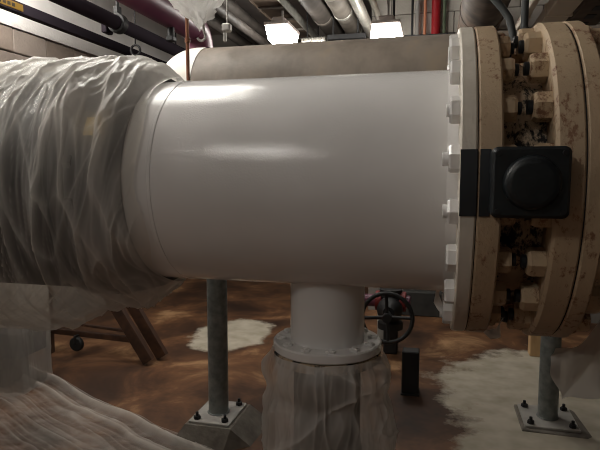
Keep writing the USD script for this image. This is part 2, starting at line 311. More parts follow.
for k in range(12):
    a = 2 * PI * (k + .5) / 12; x, y = BX + .17 * math.cos(a), D + .17 * math.sin(a)
    b = part(wp, 'branch_bolt', hexa((x, y, .8335), (0, 0, 1), .032, .009, k * .9), white_paint, False)
    part(b, 'threaded_end', rod((x, y, .842), (x, y, .846), .010, 12), white_paint)

# lower valve below the branch, seen through the sheeting
lv = thing('branch_valve', 'dark vertical valve body under the white branch flange, seen through clear plastic', 'valve', loc=(BX, D, 0))
part(lv, 'upper_flange', ring((BX, D, .762), (0, 0, 1), .09, .199, .034, 64, .004), grimy)
part(lv, 'valve_body', lathe([(.06, .10), (.115, .10), (.115, .20), (.135, .28), (.145, .34), (.135, .40), (.125, .46), (.125, .77), (.06, .77)], (BX, D, 0), (0, 0, 1), 64), insul_grey)
part(lv, 'base_flange', ring((BX, D, .0), (0, 0, 1), .06, .2, .05, 64, .004), dark_coat)
part(lv, 'riser', rod((BX, D, .045), (BX, D, .11), .10, 48), dark_coat)

# ------------------------------------------------------------------ the flanges on the right
cf = thing('companion_flange', 'cream rust speckled pipe flange bolted against the white flange', 'flange', loc=(.135, D, ZA - .5))
part(cf, 'flange_ring', ring((.1045, D, ZA), (1, 0, 0), .30, .5, .0605, 160, .005), cream)
part(cf, 'gasket', ring((.1021, D, ZA), (1, 0, 0), .30, .496, .0023, 96, .0005), seam_rubber)
for k in range(NB):
    a = 2 * PI * (k + .5) / NB; y, z = D + .445 * math.cos(a), ZA + .445 * math.sin(a)
    nut = part(cf, 'nut', hexa((.1655, y, z), (1, 0, 0), .062, .037, (k * 2.3) % 1.0), cream_nut, False)
    part(nut, 'stud_end', rod((.2, y, z), (.215 + .012 * ((k * 3) % 3), y, z), .017, 16), stud_metal)
sp = thing('wafer_valve', 'grime blackened valve body between the cream flanges at right', 'valve', loc=(.23, D, ZA - .43))
part(sp, 'valve_body', lathe([(.28, 0), (.37, 0), (.372, .03), (.385, .05), (.385, .075), (.372, .095), (.37, .124), (.28, .124)], (.1655, D, ZA), (1, 0, 0), 128), grimy)
part(sp, 'stem_neck', rod((.225, D - .37, ZA), (.225, 1.452, ZA), .045, 32), black_metal)
of = thing('outlet_flange', 'cream rust speckled flange with large nuts, right of the black gear box', 'flange', loc=(.32, D, ZA - .5))
part(of, 'flange_ring', lathe([(.30, 0), (.405, 0), (.42, -.004), (.490, -.004), (.5, .004), (.5, .060), (.496, .064), (.30, .064)], (.2905, D, ZA), (1, 0, 0), 160), cream)
part(of, 'gasket', ring((.3546, D, ZA), (1, 0, 0), .30, .496, .0035, 96, .0005), seam_rubber)
for k in range(NB):
    a = 2 * PI * (k + .5) / NB; y, z = D + .448 * math.cos(a), ZA + .448 * math.sin(a)
    nut = part(of, 'nut', hexa((.286, y, z), (-1, 0, 0), .070, .045, (k * 1.9) % 1.0), cream_nut, False)
    part(nut, 'stud_end', rod((.242, y, z), (.228, y, z), .019, 16), stud_metal)
op = thing('outlet_pipe', 'cream rusty pipe with welded flange at the right edge of the picture', 'pipe', loc=(.4, D, ZA - .5))
part(op, 'flange_ring', ring((.3582, D, ZA), (1, 0, 0), .32, .5, .046, 160, .005), cream)
part(op, 'pipe_shell', lathe([(R - .012, 0), (R + .03, 0), (R, .1), (R, 1.7), (R - .012, 1.7)], (.404, D, ZA), (1, 0, 0), 128), grimy)
for k in range(NB):
    a = 2 * PI * (k + .5) / NB; y, z = D + .448 * math.cos(a), ZA + .448 * math.sin(a)
    part(op, 'bolt', hexa((.4045, y, z), (1, 0, 0), .070, .045, (k * 1.3) % 1.0), cream_nut, False)
part(op, 'rear_support', box(1.5, 1.62, D - .1, D + .1, 0, ZA - .3, .01), black_metal)

# black gear box on the valve stem
def rounded_plate(cx, cz, w, h, r, y0, y1, bev):
    a = Polygon([(cx - w / 2 + r, cz - h / 2 + r), (cx + w / 2 - r, cz - h / 2 + r), (cx + w / 2 - r, cz + h / 2 - r), (cx - w / 2 + r, cz + h / 2 - r)])
    pts = []
    for y, s in ((y0, r - bev), (y0 + bev, r), (y1, r)):
        for x, z in a.buffer(s, quad_segs=8).exterior.coords:
            pts.append((x, y, z))
    return trimesh.convex.convex_hull(V(pts))
gb = thing('gear_box', 'black square gear box with round domed cover mounted across the cream flanges', 'valve gear box', loc=(.217, 1.40, 1.34))
part(gb, 'case', rounded_plate(.2195, 1.425, .177, .171, .016, 1.388, 1.447, .007), black_box)
part(gb, 'cover', lathe([(0, .026), (.045, .026), (.056, .0235), (.0615, .017), (.0645, .008), (.066, 0), (0, 0)], (.222, 1.3885, 1.424), (0, -1, 0), 64, False), black_box, 50)
for sx in (-1, 1):
    for sz in (-1, 1):
        x, z = .2195 + sx * .073, 1.425 + sz * .070
        s = part(gb, 'screw', rod((x, 1.389, z), (x, 1.3835, z), .0065, 16), black_metal)
# thin dark bands over the two left flange rims, standing for a dark patch
def curved_band(x0, x1, r, a0, a1, th=.0035):
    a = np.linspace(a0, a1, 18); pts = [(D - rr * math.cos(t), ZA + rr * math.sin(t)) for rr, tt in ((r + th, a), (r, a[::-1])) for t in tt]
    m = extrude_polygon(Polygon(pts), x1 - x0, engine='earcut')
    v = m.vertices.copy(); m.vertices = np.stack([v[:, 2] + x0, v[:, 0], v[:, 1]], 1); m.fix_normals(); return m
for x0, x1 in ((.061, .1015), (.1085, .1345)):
    part(gb, 'curved_band', curved_band(x0, x1, .5003, -.155, .185), rim_band_mat, label='thin dark band over the flange rim')

# ------------------------------------------------------------------ the grey pipe behind, and its two stands
RB, YBK, ZBK = .32, 2.95, 1.82
bp = thing('rear_pipe', 'dusty grey brown large pipe running behind the white pipe, white domed end at left', 'pipe', loc=(0, YBK, ZBK))
part(bp, 'pipe_shell', lathe([(RB - .01, 0), (RB, 0), (RB, 4.6), (RB - .01, 4.6)], (-1.30, YBK, ZBK), (1, 0, 0), 128), duct_brown)
part(bp, 'end_cap', lathe([(RB + .004, .06), (RB + .004, 0)] + [((RB + .004) * math.cos(t), -.27 * math.sin(t)) for t in np.linspace(.05, PI / 2, 16)], (-1.30, YBK, ZBK), (1, 0, 0), 128, False), cap_white, label='white rounded end cap')
part(bp, 'hanger', cat_([rod((2.6, YBK, ZBK + RB - .01), (2.6, YBK, ZC), .015), ring((2.57, YBK, ZBK), (1, 0, 0), RB, RB + .01, .06, 96)]), black_metal)

def stand(px, py, zp, half, pad_bot, label, labpad, yaw):
    """A pipe post on a bolted plate on a grout pad."""
    pad = single('grout_pad', trimesh.convex.convex_hull(V([(px + sx * (half[0] + .015), py + sy * (half[1] + .015), zp) for sx in (-1, 1) for sy in (-1, 1)] + [(*p, 0) for p in pad_bot])), grout, labpad, 'concrete pad')
    t = thing('pipe_stand', label, 'pipe support', loc=(px, py, zp))
    dy = py - YBK; top = ZBK - math.sqrt((RB + .014) ** 2 - (abs(dy) - .05) ** 2)
    part(t, 'base_plate', box(px - half[0], px + half[0], py - half[1], py + half[1], zp + .0005, zp + .0135, .002), plate_paint)
    part(t, 'post', rod((px, py, zp + .013), (px, py, top - .004), .055, 48), galv)
    part(t, 'weld_bead', ring((px, py, zp + .0135), (0, 0, 1), .054, .062, .007, 48, .003), galv)
    sad = [(YBK + (RB + e) * math.sin(a), ZBK - (RB + e) * math.cos(a)) for e, aa in ((.002, np.linspace(-.35, .35, 14)), (.014, np.linspace(.35, -.35, 14))) for a in aa + math.asin(max(-.92, min(.92, dy / RB)))]
    m = extrude_polygon(Polygon(sad), .16, engine='earcut'); v = m.vertices.copy(); m.vertices = np.stack([v[:, 2] + px - .08, v[:, 0], v[:, 1]], 1); m.fix_normals()
    part(t, 'saddle', m, galv)
    for sx in (-1, 1):
        for sy in (-1, 1):
            x, y = px + sx * (half[0] - .035), py + sy * (half[1] - .035)
            b = part(t, 'anchor_bolt', rod((x, y, zp + .0), (x, y, zp + .052), .0085, 14), black_metal)
            part(b, 'anchor_nut', hexa((x, y, zp + .014), (0, 0, 1), .034, .018, sx + .4 * sy), black_metal, False)
    return t
stand(-1.145, 2.735, .105, (.115, .145), [(-1.345, 2.53), (-1.04, 2.53), (-.92, 2.62), (-.90, 2.93), (-1.30, 2.98)], 'galvanised post on a bolted square plate, left of the white branch',
      'grey sloping grout pad under the left post plate', 0)
stand(.668, 3.32, .014, (.145, .15), [(.505, 3.152), (.84, 3.14), (.87, 3.17), (.85, 3.49), (.505, 3.488)], 'galvanised post on a bolted square plate, below the right cream flanges',
      'low grout pad under the right post plate', 0)

# ------------------------------------------------------------------ the dark valve at left and the sheeting round it
dv = thing('wrapped_valve', 'dark flanged valve wrapped in clear plastic at the left', 'valve', loc=(-1.6, D, ZA - .47))
part(dv, 'valve_body', lathe([(.375, 0), (.43, 0), (.43, 1.10), (.412, 1.165), (.385, 1.215), (.375, 1.215)], (-2.2, D, ZA), (1, 0, 0), 96), dark_coat)
part(dv, 'flange', ring((-1.21, D, ZA), (1, 0, 0), .375, .448, .05, 96, .006), dark_coat)
part(dv, 'flange', ring((-1.275, D, ZA), (1, 0, 0), .375, .448, .05, 96, .006), dark_coat)
part(dv, 'flange', ring((-2.25, D, ZA), (1, 0, 0), .375, .448, .05, 96, .006), dark_coat)
for k in range(NB):
    a = 2 * PI * (k + .5) / NB; y, z = D + .414 * math.cos(a), ZA + .414 * math.sin(a)
    part(dv, 'bolt', hexa((-1.1605, y, z), (1, 0, 0), .05, .03, k * .7), dark_coat, False)
tag_a = (D - .432 * math.cos(.38), ZA + .432 * math.sin(.38))
lab = curved_band(-1.10, -1.028, .4303, .36, .51, .002)
part(dv, 'tag', lab, label_yellow, label='yellow label under the plastic')

def fold_attr(prim, w):
    UsdGeom.PrimvarsAPI(prim).CreatePrimvar('fold', Sdf.ValueTypeNames.FloatArray, 'vertex').Set([float(x) for x in np.ravel(w)])
def wrap_mesh():
    nx, nt = 380, 640
    u = np.linspace(0, 1, nx)[:, None] ** 1.15; t = np.linspace(0, 2 * PI, nt, endpoint=False)[None, :]   # t from the top towards the camera
    c, sn = np.cos(t), np.sin(t)
    hem = -.945 + .025 * c + .022 * (nz(2 * c, 2 * sn, 0, 5) - .5) + .03 * np.sin(t - .9) + .012 * np.sin(7 * t)
    X = hem + (-2.9 - hem) * u
    dist = hem - X
    under = np.clip(-c, 0, 1)
    rbase = .386 + .048 * sm(dist, .0, .075) + .036 * sm(dist, .05, .28) + .012 * sm(dist, .4, .9)
    rbase = rbase + .055 * under ** 2 * sm(dist, .05, .5) + .065 * under ** 2 * sm(dist, .30, .62) - .006 * np.clip(c, 0, 1) * sm(dist, .05, .4)
    tt = np.where(t > PI, 2 * PI - t, t)               # folds run round the pipe, fanning out from the gathered hem
    s = X + .03 * tt + .03 * np.sin(tt * 1.7 + X * 3)
    w = .09 * (nz(X * 3, tt * 1.0, 0, 11, 3) - .5)
    f1 = crease((s + w) * 8, tt * .45, 1, 4); f2 = crease((s + w * 1.4 + .05 * tt) * 17, tt * .5, 2, 5); f3 = crease((s + .7 * w - .06 * tt) * 36, tt * .8, 3, 5)
    f4 = crease(s * 9 + tt * 1.3, tt * 1.1 - X * 4, 4, 14); f5 = crease((s + w) * 70, tt * 1.2, 6, 5); f6 = crease(s * 8 - tt * 1.7, tt * .9 + X * 5, 9, 16)
    amp = sm(dist, -.005, .08) * (.45 + .75 * nz(X * 1.8, tt * 1.2, 0, 21))
    r = rbase + amp * (.036 * f1 + .022 * f2 + .010 * f3 + .009 * f4 + .009 * f6 + .004 * f5) - .010 * amp
    ln = .45 * f1 ** 2 + .55 * f2 ** 1.3 + .5 * f3 + .55 * f4 + .5 * f6 + .35 * f5
    hg = crease(dist * 24 + .8 * nz(2 * c, 2 * sn, 0, 15, 2), tt * .7, 16, 4) * (1 - sm(dist, .22, .4)) * sm(dist, -.005, .03)
    r = r + .016 * hg
    k = np.clip(.5 * hg + ln * (.60 + .5 * np.clip(c + .2, 0, 1)) + .28 * (1 - sm(dist, .08, .26)) + .70 * np.clip(c, 0, 1) ** 1.4 + .25 * under ** 3, 0, 1.4)
    y, z = D - r * sn, ZA + r * c
    return grid(np.stack(np.broadcast_arrays(X + 0 * t, y, z), -1), wrap=True), np.broadcast_to(k, np.broadcast_shapes(k.shape, (nx, nt)))
wm, wk = wrap_mesh()
fold_attr(single('plastic_wrap', wm, sheet_wrap, 'creased clear plastic sheeting wrapped round the pipe and dark valve at left', 'plastic sheet', smooth=True), wk)

# skirt of sheeting round the branch valve
def skirt_mesh():
    nh, nt = 190, 460
    h = np.linspace(0, 1, nh)[:, None]; t = np.linspace(0, 2 * PI, nt, endpoint=False)[None, :]
    c, sn = np.cos(t), np.sin(t)
    z = .798 + .010 * (nz(c * 3, sn * 3, 0, 31) - .5) - .785 * h
    r = .207 + .014 * sm(h, .0, .10) - .018 * np.exp(-((h - .20) / .05) ** 2) + .008 * sm(h, .2, .5) + .13 * sm(h, .5, 1.0) ** 1.5
    w = .5 * (nz(c * 2, sn * 2, h * 4, 33, 2) - .5)
    per = lambda q, m, seed, hh, e=2.6: (1 - np.abs(2 * nz(np.cos(t + q) * m, np.sin(t + q) * m, h * hh, seed) - 1)) ** e
    q = .5 * h + .35 * w
    f1, f2, f3 = per(q, 2.4, 35, 1.0), per(-.7 * q, 5.0, 36, 1.5, 3.5), per(.9 * q, 11, 37, 2, 4)
    f4 = (1 - np.abs(2 * nz(c * 1.4 + h * 5, sn * 1.4 - h * 5, h * 3, 38) - 1)) ** 9
    amp = sm(h, .0, .08)
    r = r + amp * (.026 * f1 + .014 * f2 + .005 * f3 + .010 * f4) - .008 * amp
    k = np.clip(.45 * f1 ** 3 + .5 * f2 ** 1.5 + .4 * f3 + .6 * f4 + .5 * (1 - sm(h, .0, .05)), 0, 1.2)
    return grid(np.stack(np.broadcast_arrays(BX + r * c, D + r * sn, z), -1), wrap=True), np.broadcast_to(k, (nh, nt))
km, kk = skirt_mesh()
fold_attr(single('plastic_skirt', km, sheet_skirt, 'clear plastic skirt gathered round the valve under the white branch flange', 'plastic sheet', smooth=True), kk)

# sheet lying on the floor, lower left
def floor_sheet():
    na, nb = 260, 200
    a = np.linspace(0, 1, na)[:, None]; b = np.linspace(0, 1, nb)[None, :]
    # far edge from (-3.2,3.5) to (-.95,2.46), near edge towards the camera
    fx, fy = -3.3 + 2.4 * a, 3.55 - 1.11 * a + .03 * np.sin(a * 9) + .04 * (nz(a * 12, 0, 0, 41) - .5)
    X = fx + b * (-.15 * a) + 0 * a; Y = fy - b * 1.6
    d = (fy - Y)
    along = d + .05 * (nz(a * 5, 0, 0, 44) - .5) + .03 * (nz(X * 4, Y * 4, 0, 47) - .5)
    f0 = np.exp(-((along - .09) / .020) ** 2); f00 = np.exp(-((along - .20) / .02) ** 2)
    f1 = crease(along * 7, a * 2.5, 45, 3); f2 = crease(along * 15, a * 2.2, 46, 4); f3 = crease(along * 36, a * 4, 48, 4)
    z = .004 + .016 * nz(X * 3, Y * 3, 0, 42, 3) + .045 * f0 + .022 * f00 + .03 * f1 * sm(d, .1, .3) + .014 * f2 + .006 * f3
    z = z * sm(d, -.004, .03) + .002
    k = np.clip(1.6 * f0 + 1.0 * f00 + .35 * f1 ** 2 + .45 * f2 ** 1.6 + .35 * f3 ** 1.3 + .35 * (1 - sm(d, .0, .04)), 0, 1.2)
    return grid(np.stack(np.broadcast_arrays(X, Y, z), -1)), np.broadcast_to(k, (na, nb))
fm, fk = floor_sheet()
fold_attr(single('floor_sheet', fm, sheet_floor, 'milky plastic drop sheet with long ridges on the floor at lower left', 'plastic sheet', smooth=True), fk)

# wrapped pedestal at far left
ped = thing('pier_block', 'grey support pier at far left, veiled by plastic', 'support pier', loc=(-2.99, 3.05, 0))
part(ped, 'pier', box(-3.34, -2.76, 2.92, 3.18, 0, .22, .01), grout)
part(ped, 'steel_cap', box(-2.95, -2.62, 2.92, 3.19, .225, .39, .006), dark_coat)
part(ped, 'column', box(-3.14, -2.84, 2.95, 3.15, .39, .93, .006), grout)
def pedestal_sheet():
    nh, nt = 90, 300
    h = np.linspace(0, 1, nh)[:, None]; t = np.linspace(0, 2 * PI, nt, endpoint=False)[None, :]
    c, s = np.cos(t), np.sin(t); e = 6.0
    k = (np.abs(c) ** e + np.abs(s) ** e) ** (-1 / e)
    f = .014 * crease(t * 5 + 2 * h, h * 1.5, 51, 2.5) + .008 * crease(t * 11 - 3 * h, h * 3, 52, 2.5)
    X = -2.985 + (.39 + f + .0 * h) * k * c; Y = 3.05 + (.20 + f) * k * s; z = .96 - .955 * h + .01 * np.sin(3 * t)
    return grid(np.stack(np.broadcast_arrays(X, Y, z), -1), wrap=True)
single('pier_sheet', pedestal_sheet(), sheet_pier, 'hazy plastic sheet hanging straight over the support pier at far left', 'plastic sheet', smooth=True)

# sheet hanging from the right pipe
def hang_sheet():
    nh, nw = 110, 150
    h = np.linspace(0, 1, nh)[:, None]; w = np.linspace(0, 1, nw)[None, :]
    left = .372 + .05 * sm(h, .45, .98); X = left + (1.15 - left) * w
    top = .908 + .122 * sm(X, .42, .52)
    z = top - h * (top - (ZA - .685 + .03 * w - .018 * np.sin(w * 14) - .03 * np.exp(-w * 40)))
    Y = 1.86 + .03 * crease(X * 6 + h, h * 1.3, 61, 2.2) + .014 * crease(X * 15 - h * 2, h * 2, 62, 2.2) - .10 * (1 - h) ** 2
    return grid(np.stack(np.broadcast_arrays(X, Y, z), -1))
single('hanging_sheet', hang_sheet(), sheet_hang, 'torn plastic sheet hanging under the outlet pipe at lower right', 'plastic sheet', smooth=True)

def flake(pts, seed, name, label, material=scrap_mat, bulge=.01, axis=1):
    p = V(pts, float); c = p.mean(0); rows = [c + (p - c) * s for s in np.linspace(.02, 1, 10)]
    P = np.stack(rows); P[..., axis] += bulge * (nz(P[..., 0] * 60, P[..., 2] * 60, 0, seed) - .5)
    m = grid(P, wrap=True); m2 = m.copy(); m2.vertices[:, axis] += .001; m2.invert()
    return single(name, cat_([m, m2]), material, label, 'scrap', smooth=True)
def densify(pts, n=6):
    p = V(pts, float); return [tuple(p[i] * (1 - k / n) + p[(i + 1) % len(p)] * k / n) for i in range(len(p)) for k in range(n)]
flake(densify([(.010, 1.89, 1.05), (.022, 1.89, 1.05), (.022, 1.89, 1.03), (.034, 1.885, 1.00), (.03, 1.885, .968), (.016, 1.885, .985), (.004, 1.885, 1.005), (.008, 1.885, 1.03)]), 71, 'tape_scrap', 'small white scrap of tape hanging beside the lowest white bolts')
flake(densify([(.165, 1.90, .915), (.21, 1.90, .925), (.235, 1.90, .975), (.222, 1.9, .94), (.225, 1.9, .897), (.195, 1.9, .885)]), 72, 'plastic_scrap', 'torn white plastic scrap under the cream companion flange', bulge=.02)

# ------------------------------------------------------------------ things on the floor behind
tr = thing('wooden_trestle', 'dark stained wooden trestle with two slanting boards and a caster', 'trestle', loc=(-2.35, 3.65, 0))
part(tr, 'board', bar((-2.065, 3.60, .03), (-2.57, 3.60, .80), .05, .088, (0, 1, 0)), wood_dark)
part(tr, 'board', bar((-2.015, 3.72, .03), (-2.50, 3.72, .80), .05, .088, (0, 1, 0)), wood_dark)
part(tr, 'rail', bar((-2.175, 3.66, .165), (-2.98, 3.66, .19), .045, .035, (0, 0, 1)), wood_dark)
part(tr, 'rail', bar((-2.20, 3.66, .225), (-2.98, 3.66, .275), .02, .03, (0, 0, 1)), wood_dark)
part(tr, 'rear_leg', bar((-2.98, 3.66, .0), (-2.98, 3.66, .80), .06, .05, (0, 1, 0)), wood_dark)
part(tr, 'top_rail', bar((-2.44, 3.66, .79), (-3.0, 3.66, .79), .10, .04, (0, 1, 0)), wood_dark)
c = part(tr, 'caster', lathe([(.008, -.02), (.05, -.02), (.058, -.01), (.058, .01), (.05, .02), (.008, .02)], (-2.70, 3.62, .11), (0, 1, 0), 32), rubber)
part(c, 'caster_fork', bar((-2.70, 3.62, .11), (-2.70, 3.62, .18), .05, .02, (0, 1, 0)), black_metal)

gv = thing('gate_valve', 'low valve with black spoked handwheel standing on the floor behind the branch', 'valve', loc=(-.325, 4.2, 0))
HC = V([-.325, 4.0, .371])
hw = part(gv, 'handwheel', cat_([tube(arc(HC, .185, (1, 0, 0), (0, 0, 1), 0, 2 * PI, 65), .016, 12)]), black_metal)
for a in (0, 90, 180, 270):
    a = math.radians(a + 3)
    part(hw, 'spoke', tube([HC + s * V([math.cos(a), 0, math.sin(a)]) + V([0, .02 * (1 - s / .185), 0]) for s in np.linspace(.03, .185, 8)], .013, 10), black_metal)
part(hw, 'hub', rod(HC + V([0, -.02, 0]), HC + V([0, .04, 0]), .036, 32), black_metal)
part(gv, 'stem', rod(HC + V([0, .03, 0]), HC + V([0, .26, 0]), .016), black_metal)
part(gv, 'bonnet', lathe([(0, 0), (.045, 0), (.06, .06), (.10, .10), (.10, .14), (0, .14)], HC + V([0, .14, -.0]), (0, 1, 0), 40, False), black_metal)
part(gv, 'valve_body', lathe([(0, 0), (.10, 0), (.10, .05), (.075, .07), (.09, .22), (.09, .32), (.0, .32)], (-.325, 4.34, .20), (0, 0, 1), 40, False), black_metal)
part(gv, 'leg', box(-.375, -.265, 4.28, 4.40, 0, .21, .01), black_metal)
part(gv, 'red_collar', ring((-.445, 4.34, .42), (1, 0, 0), .02, .08, .05, 40), red_dark, label='red flange collar')
part(gv, 'red_collar', ring((-.255, 4.34, .42), (1, 0, 0), .02, .08, .05, 40), red_dark, label='red flange collar')
part(gv, 'pipe_run', rod((-.9, 4.34, .42), (-.17, 4.34, .42), .05, 32), maroon)
single('dark_stub', cat_([box(-.185, -.075, 3.50, 3.60, .012, .29, .006), box(-.19, -.07, 3.49, 3.61, .0, .012, .002)]), black_metal, 'short dark stub post on the floor right of the handwheel', 'post')  # block set where the floor shows a dark rectangle
single('floor_box', box(-.46, -.36, 4.62, 4.8, 0, .3, .008), plate_paint, 'pale box on the floor behind the handwheel', 'box')
single('wood_block', box(.755, .90, 4.50, 4.60, .0, .345, .004), wood_light, 'upright raw wood block on the floor beside the right post', 'wood block')

# ------------------------------------------------------------------ overhead, left to right
def run(name, label, cat, x, z, r, y0, y1, material, bands=(), band_mat=None, n=40):
    t = thing(name, label, cat, loc=(x, y0, z))
    part(t, 'pipe_shell', rod((x, y0, z), (x, y1, z), r, n, .004), material)
    for y in bands:
        part(t, 'band', ring((x, y, z), (0, 1, 0), r - .002, r + .006, .05, n, .002), band_mat or material)
    part(t, 'hanger', cat_([rod((x, y0 + .4, z + r - .005), (x, y0 + .4, ZC), .008, 10), ring((x, y0 + .385, z), (0, 1, 0), r, r + .006, .03, 32, .001)]), black_metal)
    return t
t = thing('strut_rail', 'black square rail with yellow marker running along the left wall', 'rail', loc=(-3.1, 4, 2.64))
part(t, 'rail', box(-3.16, -3.10, 1.5, 7.48, 2.655, 2.738, .004), beam_paint)
mk = part(t, 'marker', box(-3.0995, -3.0965, 3.30, 3.68, 2.672, 2.722), marker_yellow, False, label='yellow pipe marker')
for y0, y1 in ((3.43, 3.60),):
    for k in range(4):
        part(mk, 'lettering', box(-3.0963, -3.0955, y0 + k * .045, y0 + k * .045 + .03, 2.684, 2.710), label_black, False)
part(t, 'hanger', rod((-3.13, 6.3, 2.74), (-3.13, 6.3, ZC), .008), black_metal)
part(t, 'hanger', rod((-3.13, 2.3, 2.74), (-3.13, 2.3, ZC), .008), black_metal)

t = run('steel_main', 'thick dark pipe with round clevis clamp, second overhead run from the left wall', 'pipe', -2.5, 2.635, .056, 2.6, 7.48, beam_paint)
def clevis(t, x, y, z, r):
    c = part(t, 'clevis_clamp', cat_([ring((x, y - .035, z), (0, 1, 0), r + .001, r + .022, .07, 40, .004), box(x - .02, x + .02, y - .03, y + .03, z + r + .015, z + r + .075, .004)]), black_metal)
    part(c, 'clamp_plate', box(x - r - .065, x - r - .018, y - .05, y + .05, z - .075, z + .085, .006), beam_paint)
    part(c, 'clamp_rod', rod((x, y, z + r + .07), (x, y, ZC), .013), black_metal)
clevis(t, -2.5, 4.02, 2.635, .056)

t = thing('hook_rod', 'thin rod with ring hook hanging before the black rail', 'hanger rod', loc=(-2.72, 4.3, 2.55))
part(t, 'rod', rod((-2.60, 4.45, 2.565), (-2.60, 4.45, ZC), .006, 10), black_metal)
part(t, 'ring_hook', tube(arc((-2.60, 4.45, 2.52), .045, (1, 0, 0), (0, 0, 1), -PI * 1.35, PI * .6, 30), .010, 10), black_metal)

mp = run('maroon_pipe', 'fat maroon pipe overhead, left of the hanging plastic bundle', 'pipe', -1.9, 2.60, .105, 1.2, 4.1, maroon)
part(mp, 'elbow', tube([(-1.9, 4.09, 2.60)] + arc((-1.9, 4.1, 2.44), .16, (0, 1, 0), (0, 0, 1), PI / 2, 0, 14) + [(-1.9, 4.26, 2.0)], .108, 32), maroon)
part(mp, 'drop', rod((-1.9, 4.26, 2.02), (-1.9, 4.26, 1.6), .105, 32), maroon)
part(mp, 'valve_tap', cat_([rod((-1.9, 3.75, 2.5), (-1.9, 3.75, 2.42), .025), box(-1.93, -1.87, 3.72, 3.78, 2.40, 2.435, .006)]), black_metal)

t = thing('copper_drop', 'slim copper vertical pipe in front of the grey pipe, behind the white pipe', 'pipe', loc=(-1.155, 2.45, 1.3))
part(t, 'tube', rod((-1.157, 2.45, 1.5), (-1.157, 2.45, ZC), .0085, 16), copper)
part(t, 'clip', cat_([ring((-1.157, 2.45, 2.06), (0, 0, 1), .009, .013, .02, 20, .001)]), copper)
def bag_mesh():
    nh, nt = 90, 200
    h = np.linspace(0, 1, nh)[:, None]; t = np.linspace(0, 2 * PI, nt, endpoint=False)[None, :]; c, s = np.cos(t), np.sin(t)
    r = (.03 + .085 * np.sin(np.clip(h * 1.25, 0, 1) * PI) ** .7) * (1 - sm(h, .82, 1.0) * .9)
    fold = (1 - np.abs(2 * nz(c * 2.6 + 3 * h, s * 2.6, h * 2.2, 81) - 1)) ** 2 * .05 + (1 - np.abs(2 * nz(c * 5, s * 5 + 4 * h, h * 5, 82) - 1)) ** 2.5 * .022
    r = r + fold * sm(h, 0, .15) * (1 - sm(h, .9, 1) * .8)
    zb = 2.125 + .02 * np.sin(2 * t + .6)
    X = -1.108 + .02 * h - .03 * (1 - h) + 1.0 * r * c; Y = 2.44 + .75 * r * s; z = 2.50 + (zb - 2.50) * h
    return grid(np.stack(np.broadcast_arrays(X, Y, z), -1), wrap=True)
single('plastic_bundle', bag_mesh(), sheet_bag, 'crumpled white plastic bundle tied round the copper pipe at the ceiling', 'plastic bundle', smooth=True)
t = thing('shackle', 'small bright metal hook below the crumpled plastic bundle', 'hook', loc=(-1.07, 2.45, 2.08))
part(t, 'hook', tube([(-1.075, 2.45, 2.16), (-1.072, 2.45, 2.11)] + arc((-1.085, 2.45, 2.085), .02, (1, 0, 0), (0, 0, 1), .6, -PI * .9, 16), .006, 10), conduit_grey)
part(t, 'eye', tube(arc((-1.077, 2.45, 2.172), .014, (1, 0, 0), (0, 0, 1), 0, 2 * PI, 20), .004, 8), conduit_grey)
t = thing('turnbuckle_rod', 'thin hanging rod with small clamp, right of the plastic bundle', 'hanger rod', loc=(-1.0, 2.6, 2.2))
part(t, 'rod', rod((-1.06, 2.72, 2.20), (-1.06, 2.72, ZC), .004, 10), conduit_grey)
part(t, 'clamp', cat_([box(-1.085, -1.04, 2.70, 2.74, 2.17, 2.21, .006), box(-1.082, -1.066, 2.71, 2.73, 2.12, 2.17, .004)]), conduit_grey)

run('dark_line', 'leftmost of the dark parallel pipes behind the turnbuckle rod', 'pipe', -2.10, 2.98, .085, 3, 7.48, insul_dark)
run('dark_line', 'dark overhead pipe, second of the parallel bundle left of the lamps', 'pipe', -1.99, 2.80, .05, 3, 7.48, insul_dark)
run('dark_line', 'dark overhead pipe, third of the parallel bundle left of the lamps', 'pipe', -1.82, 2.93, .055, 3, 7.48, insul_dark)
run('dark_line', 'dark overhead pipe nearest the left lamp in the parallel bundle', 'pipe', -1.73, 2.76, .04, 3, 7.48, insul_dark)
t = thing('cable_tray', 'brown cable tray with bright edge overhead between the lamps', 'cable tray', loc=(-1.42, 4, 2.9))
part(t, 'tray', box(-1.52, -1.30, 4.75 - 1.5, 7.48, 2.87, 2.885), brown_duct)
part(t, 'side_rail', box(-1.30, -1.285, 3.25, 7.48, 2.855, 2.945, .003), silver, label='bright metal side rail')
part(t, 'side_rail', box(-1.535, -1.52, 3.25, 7.48, 2.855, 2.945, .003), brown_duct)
for k in range(10):
    part(t, 'rung', box(-1.52, -1.30, 3.5 + .38 * k, 3.54 + .38 * k, 2.855, 2.869, .003), insul_grey)
for y in (3.6, 6.6):
    part(t, 'hanger', rod((-1.41, y, 2.88), (-1.41, y, ZC), .008), black_metal)
run('insulated_line', 'dark insulated overhead pipe with pale bands, left of the pair above the strut', 'pipe', -1.075, 2.93, .092, 3.4, 7.48, insul_dark, (4.4, 5.2, 6.0, 6.8), insul_grey)
run('insulated_line', 'grey insulated overhead pipe with bands, right of the pair above the strut', 'pipe', -.868, 2.93, .085, 3.4, 7.48, insul_grey, (4.5, 5.1, 5.8, 6.6), silver)
t = run('foil_duct', 'silver foil jacketed pipe running overhead to the right lamp', 'duct', -.672, 2.86, .05, 3.4, 7.48, silver)
t = run('foil_duct', 'slim silver pipe beside the foil jacketed pipe, left of right lamp', 'duct', -.565, 2.93, .03, 3.4, 5.6, silver)
t = thing('trapeze_strut', 'dark strut channel on thin rods above the grey pipe at centre', 'strut', loc=(-.6, 5.2, 2.7))
part(t, 'channel', cat_([box(-1.02, -.66, 5.18, 5.24, 2.69, 2.735, .003)]), black_metal)
